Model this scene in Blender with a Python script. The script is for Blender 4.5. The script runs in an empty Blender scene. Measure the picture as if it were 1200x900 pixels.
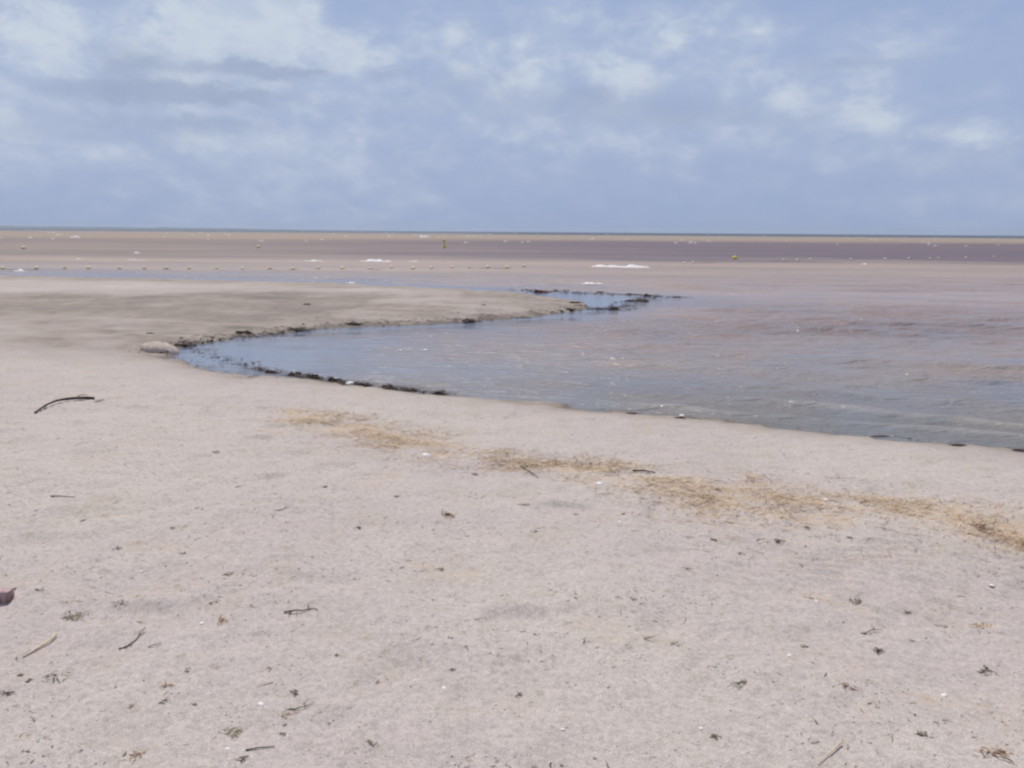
import bpy, math, random
import numpy as np
from mathutils import Matrix, Vector, Euler

random.seed(7)
S = bpy.context.scene
COL = S.collection
R = math.radians

# ------------------------------------------------------------------ camera
EYE = 1.65                      # eye height over the dry sand
FPX = 1000.0                    # focal length in photo pixels (photo 1200 wide)
PITCH, ROLL = R(10.12), R(0.43)
cam_d = bpy.data.cameras.new('camera')
cam_d.sensor_width = 36.0
cam_d.lens = 36.0 * FPX / 1200.0
cam_d.clip_start = 0.05
cam_d.clip_end = 60000.0
cam = bpy.data.objects.new('camera', cam_d)
COL.objects.link(cam)
CROT = Matrix.Rotation(math.pi / 2 - PITCH, 3, 'X') @ Matrix.Rotation(ROLL, 3, 'Z')
cam.matrix_world = Matrix.Translation((0, 0, EYE)) @ CROT.to_4x4()
S.camera = cam

# ------------------------------------------------------------------ sun, sky, exposure
SUN_EL, SUN_AZ = 66.0, -24.0    # azimuth from +Y towards +X: the sun stands ahead, a little left
sun_d = bpy.data.lights.new('sun', 'SUN')
sun_d.energy = 3.2
sun_d.angle = R(0.8)
sun_d.color = (1.0, 0.955, 0.89)
sun = bpy.data.objects.new('sun', sun_d)
COL.objects.link(sun)
sdir = Vector((math.sin(R(SUN_AZ)) * math.cos(R(SUN_EL)), math.cos(R(SUN_AZ)) * math.cos(R(SUN_EL)), math.sin(R(SUN_EL))))
sun.rotation_euler = sdir.to_track_quat('Z', 'Y').to_euler()
S.view_settings.view_transform = 'Standard'
S.view_settings.look = 'None'
S.view_settings.exposure = 0.0
S.view_settings.gamma = 1.0
S.cycles.filter_width = 2.35     # a soft phone-camera lens


class NT:
    """small node-tree helper"""
    def __init__(self, tree):
        self.t = tree
        self.n = tree.nodes
        self.l = tree.links

    def node(self, typ, **kw):
        n = self.n.new(typ)
        for k, v in kw.items():
            setattr(n, k, v)
        return n

    def put(self, sock, v):
        if isinstance(v, (int, float)):
            if sock.type in ('VECTOR', ):
                sock.default_value = (v, v, v)
            else:
                sock.default_value = v
        elif isinstance(v, (tuple, list)):
            if sock.type == 'RGBA' and len(v) == 3:
                v = (*v, 1.0)
            sock.default_value = v
        else:
            self.l.new(v, sock)

    def m(self, op, a, b=0.0, c=None, clamp=False):
        n = self.node('ShaderNodeMath', operation=op)
        n.use_clamp = clamp
        self.put(n.inputs[0], a)
        self.put(n.inputs[1], b)
        if c is not None:
            self.put(n.inputs[2], c)
        return n.outputs[0]

    def mapr(self, v, a, b, c=0.0, d=1.0, smooth=True):
        n = self.node('ShaderNodeMapRange')
        n.interpolation_type = 'SMOOTHSTEP' if smooth else 'LINEAR'
        self.put(n.inputs[0], v)
        for i, x in enumerate((a, b, c, d)):
            self.put(n.inputs[1 + i], x)
        return n.outputs[0]

    def mix(self, f, a, b, mode='MIX'):
        n = self.node('ShaderNodeMix', data_type='RGBA', blend_type=mode)
        self.put(n.inputs[0], f)
        self.put(n.inputs[6], a)
        self.put(n.inputs[7], b)
        return n.outputs[2]

    def noise(self, vec, scale, detail=3.0, rough=0.5, dist=0.0, dims='3D'):
        n = self.node('ShaderNodeTexNoise', noise_dimensions=dims)
        if vec is not None:
            self.put(n.inputs['Vector'], vec)
        n.inputs['Scale'].default_value = scale
        n.inputs['Detail'].default_value = detail
        n.inputs['Roughness'].default_value = rough
        n.inputs['Distortion'].default_value = dist
        return n.outputs[0]

    def comb(self, x, y, z=0.0):
        n = self.node('ShaderNodeCombineXYZ')
        self.put(n.inputs[0], x)
        self.put(n.inputs[1], y)
        self.put(n.inputs[2], z)
        return n.outputs[0]

    def ramp(self, f, stops, interp='LINEAR'):
        n = self.node('ShaderNodeValToRGB')
        r = n.color_ramp
        r.interpolation = interp
        while len(r.elements) < len(stops):
            r.elements.new(0.5)
        for e, (p, c) in zip(r.elements, stops):
            e.position = p
            e.color = (*c, 1.0)
        self.put(n.inputs[0], f)
        return n.outputs[0]


world = bpy.data.worlds.new('World')
S.world = world
world.use_nodes = True
W = NT(world.node_tree)
W.n.clear()
sky = W.node('ShaderNodeTexSky', sky_type='NISHITA')
sky.sun_disc = False
sky.sun_elevation = R(SUN_EL)
sky.sun_rotation = R(SUN_AZ)
sky.air_density = 1.0
sky.dust_density = 1.6
sky.ozone_density = 1.5
tc = W.node('ShaderNodeTexCoord')
sep = W.node('ShaderNodeSeparateXYZ')
W.put(sep.inputs[0], tc.outputs['Generated'])
dx, dy, dz = sep.outputs
AZ = W.m('MULTIPLY', W.m('ARCTAN2', dx, dy), 57.29578)            # degrees, 0 = straight ahead
EL = W.m('MULTIPLY', W.m('ARCSINE', dz), 57.29578)
PV = W.comb(AZ, W.m('MULTIPLY', EL, 1.9), 0.0)                    # flattened cloud space
n_warp = W.noise(PV, 0.30, 6.0, 0.62)
n_big = W.noise(PV, 0.055, 5.0, 0.55, 0.3)
n_fine = W.noise(PV, 0.42, 8.0, 0.62, 0.2)
wx = W.m('MULTIPLY', W.m('SUBTRACT', n_warp, 0.5), 4.2)
AZW = W.m('ADD', AZ, wx)
n_w2 = W.noise(W.comb(W.m('ADD', AZ, 40.0), W.m('MULTIPLY', EL, 1.9), 3.0), 0.34, 6.0, 0.62)
ELW = W.m('ADD', EL, W.m('MULTIPLY', W.m('SUBTRACT', n_w2, 0.5), 2.6))


def px_dir(px, py):
    v = CROT @ Vector(((px - 600) / FPX, -(py - 450) / FPX, -1.0))
    v.normalize()
    return math.degrees(math.atan2(v.x, v.y)), math.degrees(math.asin(v.z))


def blobs(lst):
    """soft cloud masses at sky directions: (px, py, half width px, half height px, strength)"""
    tot = None
    for px, py, wx_, wy_, s in lst:
        a, e = px_dir(px, py)
        k = 180 / math.pi / FPX
        u = W.m('MULTIPLY', W.m('SUBTRACT', AZW, a), 1.0 / (wx_ * k))
        v = W.m('MULTIPLY', W.m('SUBTRACT', ELW, e), 1.0 / (wy_ * k))
        r2 = W.m('MULTIPLY_ADD', u, u, W.m('MULTIPLY', v, v))
        g = W.m('MULTIPLY', W.m('EXPONENT', W.m('MULTIPLY', r2, -1.0)), s)
        tot = g if tot is None else W.m('ADD', tot, g)
    return tot


bright = blobs([(322, 18, 46, 50, 0.9), (262, 8, 60, 46, 0.7), (225, 30, 45, 38, 0.45), (300, 62, 62, 22, 0.4), (424, 66, 40, 24, 0.62), (395, 52, 16, 18, 0.35), (462, 56, 18, 16, 0.3),
                (45, 6, 62, 22, 0.5), (100, 45, 60, 40, 0.30), (30, 70, 50, 45, 0.28), (190, 80, 50, 24, 0.25), (180, 20, 40, 40, 0.22),
                (4, 143, 16, 14, 0.6), (520, 40, 34, 24, 0.32), (560, 72, 50, 24, 0.34), (622, 92, 46, 22, 0.42), (668, 18, 44, 9, 0.36), (612, 42, 12, 8, 0.3), (760, 34, 44, 22, 0.42), (792, 50, 18, 16, 0.3),
                (716, 76, 26, 16, 0.50), (738, 98, 26, 22, 0.38), (850, 14, 40, 22, 0.42), (890, 34, 30, 20, 0.38), (1040, 42, 36, 22, 0.36), (1075, 48, 32, 22, 0.36), (985, 50, 30, 22, 0.22), (936, 106, 44, 18, 0.28),
                (1010, 122, 32, 22, 0.28), (1034, 134, 24, 14, 0.2), (870, 85, 40, 18, 0.2), (1126, 150, 20, 12, 0.32), (1168, 156, 22, 16, 0.34), (1190, 168, 26, 14, 0.24), (1080, 150, 40, 20, 0.2),
                (424, 146, 14, 14, 0.3), (420, 165, 34, 14, 0.2), (250, 166, 100, 13, 0.24), (60, 172, 80, 18, 0.18), (505, 192, 24, 9, 0.24), (780, 165, 60, 14, 0.18), (610, 150, 60, 14, 0.14),
                (170, 110, 290, 130, 0.40), (620, 120, 300, 120, 0.39), (990, 125, 260, 110, 0.34)])
grey = blobs([(270, 80, 80, 12, 0.6), (345, 84, 40, 8, 0.4), (235, 112, 95, 9, 0.75), (145, 78, 36, 24, 0.55), (110, 108, 60, 10, 0.3), (120, 150, 160, 22, 0.3), (250, 145, 70, 9, 0.35), (640, 125, 200, 24, 0.3), (550, 20, 20, 20, 0.2),
              (1000, 76, 60, 10, 0.35), (930, 140, 100, 14, 0.25), (452, 86, 26, 8, 0.45), (540, 90, 40, 14, 0.3), (690, 110, 40, 14, 0.25), (1150, 178, 60, 10, 0.25), (800, 130, 80, 16, 0.22)])
nf = W.m('SUBTRACT', n_fine, 0.5)
veil = W.m('MULTIPLY', W.mapr(W.m('ADD', n_big, W.m('MULTIPLY', nf, 0.25)), 0.36, 0.66), 0.38)
dens = W.m('ADD', W.m('MULTIPLY', bright, W.m('MULTIPLY_ADD', nf, 1.5, 0.92)), veil)
dens = W.mapr(W.m('MULTIPLY_ADD', nf, 0.28, dens), 0.0, 1.15, 0, 1, False)
# the sky outside the frame: the same kind of broken cloud
offf = W.mapr(W.m('MAXIMUM', W.m('MULTIPLY', W.m('ABSOLUTE', AZ), 0.5), EL), 16.0, 26.0)
cl2 = W.m('MULTIPLY', W.mapr(W.m('MULTIPLY_ADD', nf, 0.5, n_big), 0.42, 0.72), 0.8)
dens = W.m('MAXIMUM', dens, W.m('MULTIPLY', offf, cl2))
hs = W.node('ShaderNodeBackground')
base = W.mix(1.0, W.mix(1.0, sky.outputs[0], (0.085, 0.085, 0.085), 'MULTIPLY'), (0.90, 0.97, 1.04), 'MULTIPLY')
# thin high veil of moist air over the open blue, stronger towards the sea horizon
horiz = W.mapr(EL, 0.0, 34.0, 0.94, 0.35)
lowc = W.ramp(W.mapr(EL, -1.0, 17.0, 0, 1, False), [(0.0, (0.292, 0.392, 0.600)), (0.25, (0.335, 0.418, 0.632)), (0.6, (0.355, 0.442, 0.668)), (1.0, (0.335, 0.432, 0.680))])
base = W.mix(horiz, base, lowc)
n_mid = W.noise(PV, 0.22, 5.0, 0.60, 0.2)
dens = W.m('MULTIPLY', dens, W.mapr(n_mid, 0.30, 0.66, 0.72, 1.04))
cloudc = W.mix(W.mapr(dens, 0.15, 1.0), (0.440, 0.505, 0.675), (0.60, 0.67, 0.755))
skyc = W.mix(W.m('MULTIPLY', dens, 0.92), base, cloudc)
skyc = W.mix(W.m('MULTIPLY', W.mapr(W.m('MULTIPLY', grey, W.m('MULTIPLY_ADD', nf, 2.0, 1.15)), 0.0, 0.85), 0.80), skyc, (0.325, 0.395, 0.560))
W.put(hs.inputs['Color'], skyc)
hs.inputs['Strength'].default_value = 1.0
wo = W.node('ShaderNodeOutputWorld')
W.put(wo.inputs[0], hs.outputs[0])

# ------------------------------------------------------------------ helpers
WZ = -0.36                      # water level (the dry sand is at 0)
FLIP = None


def at(px, py, z=0.0):
    """the point of the level z that the photo shows at a pixel"""
    d = CROT @ Vector(((px - 600) / FPX, -(py - 450) / FPX, -1.0))
    t = (z - EYE) / d.z
    return Vector((d.x * t, d.y * t, z))


RNG = np.random.default_rng(11)
LAT = RNG.random((256, 256))


def vnoise(x, y):
    xi = np.floor(x).astype(np.int64)
    yi = np.floor(y).astype(np.int64)
    fx = x - xi
    fy = y - yi
    fx = fx * fx * fx * (fx * (fx * 6 - 15) + 10)
    fy = fy * fy * fy * (fy * (fy * 6 - 15) + 10)
    a = LAT[yi & 255, xi & 255]
    b = LAT[yi & 255, (xi + 1) & 255]
    c = LAT[(yi + 1) & 255, xi & 255]
    d = LAT[(yi + 1) & 255, (xi + 1) & 255]
    return (a + (b - a) * fx + (c - a) * fy + (a - b - c + d) * fx * fy) * 2 - 1


def fbm(x, y, o=4, g=0.5):
    r = np.zeros_like(x)
    a = 1.0
    for i in range(o):
        r += a * vnoise(x + 17.3 * i, y - 9.1 * i)
        x = x * 2.03
        y = y * 2.03
        a *= g
    return r


def sst(a, b, x):
    t = np.clip((x - a) / (b - a), 0, 1)
    return t * t * (3 - 2 * t)


# shoreline of the land, traced on the level of the water's edge
ZS = WZ + 0.035
near = [(206, 419), (232, 430), (262, 437), (300, 443), (345, 445), (372, 446), (400, 450), (460, 456.5), (520, 463), (600, 470.5),
        (700, 481.5), (800, 490.5), (900, 499), (1000, 509.5), (1100, 519), (1200, 528.5), (1400, 549)]
spit = [(206, 419), (212, 407), (232, 402), (262, 396), (300, 391), (340, 386.5), (380, 384), (430, 381), (480, 379), (540, 376.5),
        (600, 372), (650, 367), (684, 361.5), (694, 357.5), (676, 352), (640, 347), (600, 342), (540, 338.5), (480, 336), (400, 332.5),
        (300, 329.5), (200, 327), (100, 325), (0, 323), (-200, 320)]
P = [at(*p, WZ - 0.004) for p in near]
P += [Vector((30, 2.2, 0)), Vector((60, -4, 0)), Vector((420, -60, 0)), Vector((420, -520, 0)), Vector((-620, -520, 0)), Vector((-620, 62, 0)), Vector((-160, 48, 0))]
P += [at(*p, ZS) for p in reversed(spit)][:-1]
POLY = np.array([(p.x, p.y) for p in P])


def sdist(x, y):
    """signed distance to the shoreline, positive on land"""
    out = np.empty_like(x)
    A = POLY
    B = np.roll(POLY, -1, axis=0)
    for s in range(0, x.size, 60000):
        px = x[s:s + 60000]
        py = y[s:s + 60000]
        best = np.full(px.shape, 1e18)
        ins = np.zeros(px.shape, bool)
        for (ax, ay), (bx, by) in zip(A, B):
            ex, ey = bx - ax, by - ay
            t = np.clip(((px - ax) * ex + (py - ay) * ey) / (ex * ex + ey * ey), 0, 1)
            d2 = (px - ax - t * ex) ** 2 + (py - ay - t * ey) ** 2
            np.minimum(best, d2, out=best)
            if ay != by:
                c = ((ay > py) != (by > py)) & (px < ex * (py - ay) / ey + ax)
                ins ^= c
        out[s:s + 60000] = np.where(ins, 1, -1) * np.sqrt(best)
    return out


def blob2(x, y, px, py, z, rx, ry):
    c = at(px, py, z)
    return np.exp(-(((x - c.x) / rx) ** 2 + ((y - c.y) / ry) ** 2))


RIP_C = at(985, 625, 0)


def terrain(x, y, sd=None):
    """height, wetness, straw dust of the beach"""
    if sd is None:
        sd = sdist(x, y)
    d = sd + 0.10 * fbm(x * 0.9, y * 0.9, 3) + 0.09 * fbm(x * 2.1 + 7, y * 2.1, 2) + 0.05 * fbm(x * 5, y * 5, 2)
    s = sst(10.5, 15.0, y + 0.10 * x)
    dp = np.maximum(d, 0)
    dn = np.minimum(d, 0)
    bank = 0.085 * (1 - np.exp(-dp / 0.28))
    zn = 0.055 * (1 - np.exp(-dp / 0.5)) + 0.305 * sst(0.0, 6.2, dp)
    zs = bank * 1.0 + 0.10 * sst(0.2, 3.2, dp)
    # the moist hollow behind the ridge of the sand spit, and the light rim on its sea side
    hol = np.maximum(blob2(x, y, 195, 357, -0.2, 6.5, 5.0), 0.8 * blob2(x, y, 330, 346, -0.2, 6.0, 3.0))
    hol = np.maximum(hol, 0.75 * blob2(x, y, 90, 350, -0.2, 5.0, 4.5))
    hol = sst(0.25, 0.75, hol + 0.12 * fbm(x * 0.35, y * 0.5, 3)) * s
    zs = zs - 0.055 * hol + 0.015 * fbm(x * 0.5, y * 0.5, 3)
    z = WZ + (1 - s) * zn + s * zs
    z = np.where(d < 0, WZ - 0.75 * (1 - np.exp(dn / 2.6)), z)
    land = sst(0.0, 0.6, d)
    fine = 0.020 * fbm(x * 0.8, y * 0.8, 3) + 0.010 * fbm(x * 3.1, y * 3.4, 3) + 0.0055 * fbm(x * 11, y * 13, 2)
    # footmarks trodden into the dry sand
    foot = vnoise(x * 2.3 + 5, y * 2.3) * vnoise(x * 3.1, y * 2.9 + 8)
    fine = fine - 0.030 * sst(0.18, 0.6, foot) * sst(1.0, 2.6, d)
    rm = np.exp(-(((x - RIP_C.x) / 1.3) ** 2 + ((y - RIP_C.y) / 1.0) ** 2)) + 0.8 * blob2(x, y, 1170, 680, 0, 0.8, 0.5) + 0.5 * blob2(x, y, 1130, 555, 0, 1.6, 0.9)
    ph = (x * 0.58 + y * 0.81) / 0.115 + 0.8 * fbm(x * 2.2, y * 2.2, 2)
    fine = fine + 0.010 * np.clip(rm, 0, 1) * np.sin(2 * math.pi * ph)
    z = z + land * (fine * (1 - 0.25 * s) + s * 0.022 * fbm(x * 0.7 + 3, y * 1.1, 4))
    # wetness: at the water's edge and in the hollow, on the low flank of the spit
    pool = sst(32.5, 27, y + 0.35 * x)   # the flank that faces the pool
    flank = (1 - sst(2.0, 5.6, dp + 0.7 * fbm(x * 0.7, y * 1.2, 3))) * pool
    edge = np.exp(-dp / 0.24) * (1 - s) + s * (0.50 * flank + 0.22 * flank * np.exp(-dp / 1.2) + 0.5 * np.exp(-dp / 0.22)) * (0.95 + 0.45 * fbm(x * 1.6, y * 2.4, 4))
    wet = np.clip(np.maximum(edge, np.minimum(0.72, 0.78 * hol * (0.95 + 0.40 * fbm(x * 0.9, y * 1.1, 5)))), 0, 1)
    wet = np.where(d < 0.02, 1.0, wet)
    wet = np.clip(wet + s * 0.10 * (1 + fbm(x * 0.25, y * 0.8, 3)) * sst(0, 1, dp), 0, 1)
    # straw dust lies along the high-water mark
    sx, sy = x + 0.10 * fbm(x * 2.2, y * 2.2, 3), y + 0.10 * fbm(x * 2 + 31, y * 2, 3)
    st = np.zeros_like(x)
    for i in range(len(BAND) - 1):
        (x0, y0, w0), (x1, y1, w1) = BAND[i], BAND[i + 1]
        ex, ey = x1 - x0, y1 - y0
        t = np.clip(((sx - x0) * ex + (sy - y0) * ey) / (ex * ex + ey * ey), 0, 1)
        dd = np.hypot(sx - x0 - t * ex, sy - y0 - t * ey) / (w0 + (w1 - w0) * t)
        st = np.maximum(st, np.exp(-dd * dd * 1.4))
    return z, wet, np.clip(st * 1.25, 0, 1) * sst(-0.6, 0.35, fbm(x * 2.6, y * 3.4, 4) + 0.2)


BAND = []
BAND_PX = [(352, 487, .22), (430, 505, .28), (500, 523, .26), (570, 538, .18), (640, 545, .14), (710, 551, .15), (775, 566, .16), (850, 582, .26),
                  (930, 592, .26), (1010, 592, .2), (1090, 596, .2), (1150, 612, .26), (1230, 634, .26), (1400, 660, .3)]


def height(x, y):
    z, _, _ = terrain(np.array([float(x)]), np.array([float(y)]))
    return float(z[0])


def ground(px, py):
    """the point of the sand that the photo shows at a pixel"""
    z = 0.0 if py > 470 else WZ + 0.06
    for _ in range(14):
        p = at(px, py, z)
        z += 0.6 * (height(p.x, p.y) - z)
    p = at(px, py, z)
    p.z = height(p.x, p.y)
    return p


_b = []
for px, py, w in BAND_PX:
    _p = ground(px, py)
    _b.append((_p.x, _p.y, w * (1.3 if px < 700 else 1.95)))
BAND = _b


def ppm(p):
    """photo pixels per metre at a point"""
    return FPX / (Vector(p) - Vector((0, 0, EYE))).length


def axis(lo, hi, step, grow, far_lo, far_hi):
    c = list(np.arange(lo, hi, step))
    a = []
    s, v = step, hi
    while v < far_hi:
        a.append(v)
        s *= grow
        v += s
    a.append(far_hi)
    b = []
    s, v = step, lo - step
    while v > far_lo:
        b.append(v)
        s *= grow
        v -= s
    b.append(far_lo)
    return np.array(b[::-1] + c + a)


def grid_mesh(name, xs, ys, z, attrs):
    nx, ny = len(xs), len(ys)
    X, Y = np.meshgrid(xs, ys)
    co = np.stack([X, Y, z.reshape(ny, nx)], -1).reshape(-1, 3).astype(np.float32)
    i = (np.arange(ny - 1)[:, None] * nx + np.arange(nx - 1)[None, :]).ravel()
    f = np.stack([i, i + 1, i + nx + 1, i + nx], -1).astype(np.int32)
    me = bpy.data.meshes.new(name)
    me.vertices.add(len(co))
    me.vertices.foreach_set('co', co.ravel())
    me.loops.add(f.size)
    me.loops.foreach_set('vertex_index', f.ravel())
    me.polygons.add(len(f))
    me.polygons.foreach_set('loop_start', np.arange(0, f.size, 4, dtype=np.int32))
    me.polygons.foreach_set('use_smooth', np.ones(len(f), bool))
    me.update(calc_edges=True)
    for k, v in attrs.items():
        at_ = me.attributes.new(k, 'FLOAT', 'POINT')
        at_.data.foreach_set('value', v.astype(np.float32).ravel())
    return me


def tag(o, label=None, cat=None, group=None, kind=None):
    if label:
        o['label'] = label
    if cat:
        o['category'] = cat
    if group:
        o['group'] = group
    if kind:
        o['kind'] = kind
    return o


def link(name, me, mat=None, parent=None):
    o = bpy.data.objects.new(name, me)
    COL.objects.link(o)
    if mat:
        if len(me.materials):
            me.materials[0] = mat
        else:
            me.materials.append(mat)
    if parent:
        o.parent = parent
    return o


class MB:
    """collects simple shapes into one mesh, with a tone value per vertex"""
    def __init__(self):
        self.v, self.f, self.t = [], [], []

    def tube(self, pts, rad, n=6, tone=0.5, cap=True):
        b = len(self.v)
        pts = [Vector(p) for p in pts]
        for i, p in enumerate(pts):
            d = (pts[min(i + 1, len(pts) - 1)] - pts[max(i - 1, 0)]).normalized()
            u = d.cross(Vector((0, 0, 1)))
            if u.length < 1e-3:
                u = Vector((1, 0, 0))
            u.normalize()
            w = u.cross(d)
            for k in range(n):
                a = 2 * math.pi * k / n
                self.v.append(p + (u * math.cos(a) + w * math.sin(a)) * rad[i])
                self.t.append(tone)
        for i in range(len(pts) - 1):
            for k in range(n):
                k2 = (k + 1) % n
                self.f.append((b + i * n + k, b + i * n + k2, b + (i + 1) * n + k2, b + (i + 1) * n + k))
        if cap:
            self.f.append(tuple(b + k for k in range(n))[::-1])
            self.f.append(tuple(b + (len(pts) - 1) * n + k for k in range(n)))

    def ribbon(self, pts, w, side, tone=0.5):
        b = len(self.v)
        m = len(pts)
        for i, p in enumerate(pts):
            ww = w * (1 - 0.75 * (i / (m - 1)) ** 2)
            self.v.append(Vector(p) - side * ww)
            self.v.append(Vector(p) + side * ww)
            self.t += [tone, tone]
        for i in range(m - 1):
            self.f.append((b + 2 * i, b + 2 * i + 1, b + 2 * i + 3, b + 2 * i + 2))

    def lathe(self, c, prof, n=12, tone=0.5):
        b = len(self.v)
        for r, z in prof:
            for k in range(n):
                a = 2 * math.pi * k / n
                self.v.append(Vector(c) + Vector((r * math.cos(a), r * math.sin(a), z)))
                self.t.append(tone)
        for i in range(len(prof) - 1):
            for k in range(n):
                k2 = (k + 1) % n
                self.f.append((b + i * n + k, b + i * n + k2, b + (i + 1) * n + k2, b + (i + 1) * n + k))
        self.f.append(tuple(b + k for k in range(n))[::-1])
        self.f.append(tuple(b + (len(prof) - 1) * n + k for k in range(n)))

    def lump(self, c, r, rz, seed, tone=0.5, n=9, m=6, amp=0.3):
        rr = random.Random(seed)
        b = len(self.v)
        ph = [rr.uniform(0, 6.28) for _ in range(6)]
        for j in range(m + 1):
            e = -math.pi / 2 + math.pi * j / m
            for k in range(n):
                a = 2 * math.pi * k / n
                q = 1 + amp * (0.5 * math.sin(2 * a + ph[0]) + 0.4 * math.sin(3 * a + ph[1] + 2 * e) + 0.4 * math.sin(5 * a + ph[2] - 3 * e) + rr.uniform(-.35, .35) * (0 < j < m))
                self.v.append(Vector(c) + Vector((r * q * math.cos(e) * math.cos(a), r * q * math.cos(e) * math.sin(a), rz * q * math.sin(e))))
                self.t.append(tone + rr.uniform(-.15, .15))
        for j in range(m):
            for k in range(n):
                k2 = (k + 1) % n
                self.f.append((b + j * n + k, b + j * n + k2, b + (j + 1) * n + k2, b + (j + 1) * n + k))

    def mesh(self, name, smooth=False):
        me = bpy.data.meshes.new(name)
        me.from_pydata([tuple(v) for v in self.v], [], self.f)
        a = me.attributes.new('tone', 'FLOAT', 'POINT')
        a.data.foreach_set('value', np.clip(np.array(self.t, np.float32), 0, 1))
        if smooth:
            me.polygons.foreach_set('use_smooth', np.ones(len(me.polygons), bool))
        me.update()
        return me


# ------------------------------------------------------------------ materials
def new_mat(name):
    m = bpy.data.materials.new(name)
    m.use_nodes = True
    N = NT(m.node_tree)
    N.n.clear()
    b = N.node('ShaderNodeBsdfPrincipled')
    o = N.node('ShaderNodeOutputMaterial')
    N.l.new(b.outputs[0], o.inputs[0])
    return m, N, b


def attr(N, name):
    a = N.node('ShaderNodeAttribute', attribute_name=name)
    return a.outputs['Fac']


def tone_mat(name, stops, rough=0.9, nscale=60, nmix=0.35, spec=0.2):
    """colour from the tone of each piece, with a little grain"""
    m, N, b = new_mat(name)
    g = N.node('ShaderNodeNewGeometry').outputs['Position']
    n = N.noise(g, nscale, 3, 0.6)
    c = N.ramp(attr(N, 'tone'), stops)
    c = N.mix(nmix, c, N.mix(1.0, c, N.ramp(n, [(0.3, (0.45, 0.45, 0.45)), (0.7, (1.5, 1.5, 1.5))]), 'MULTIPLY'))
    N.put(b.inputs['Base Color'], c)
    b.inputs['Roughness'].default_value = rough
    b.inputs['Specular IOR Level'].default_value = spec
    return m


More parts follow.
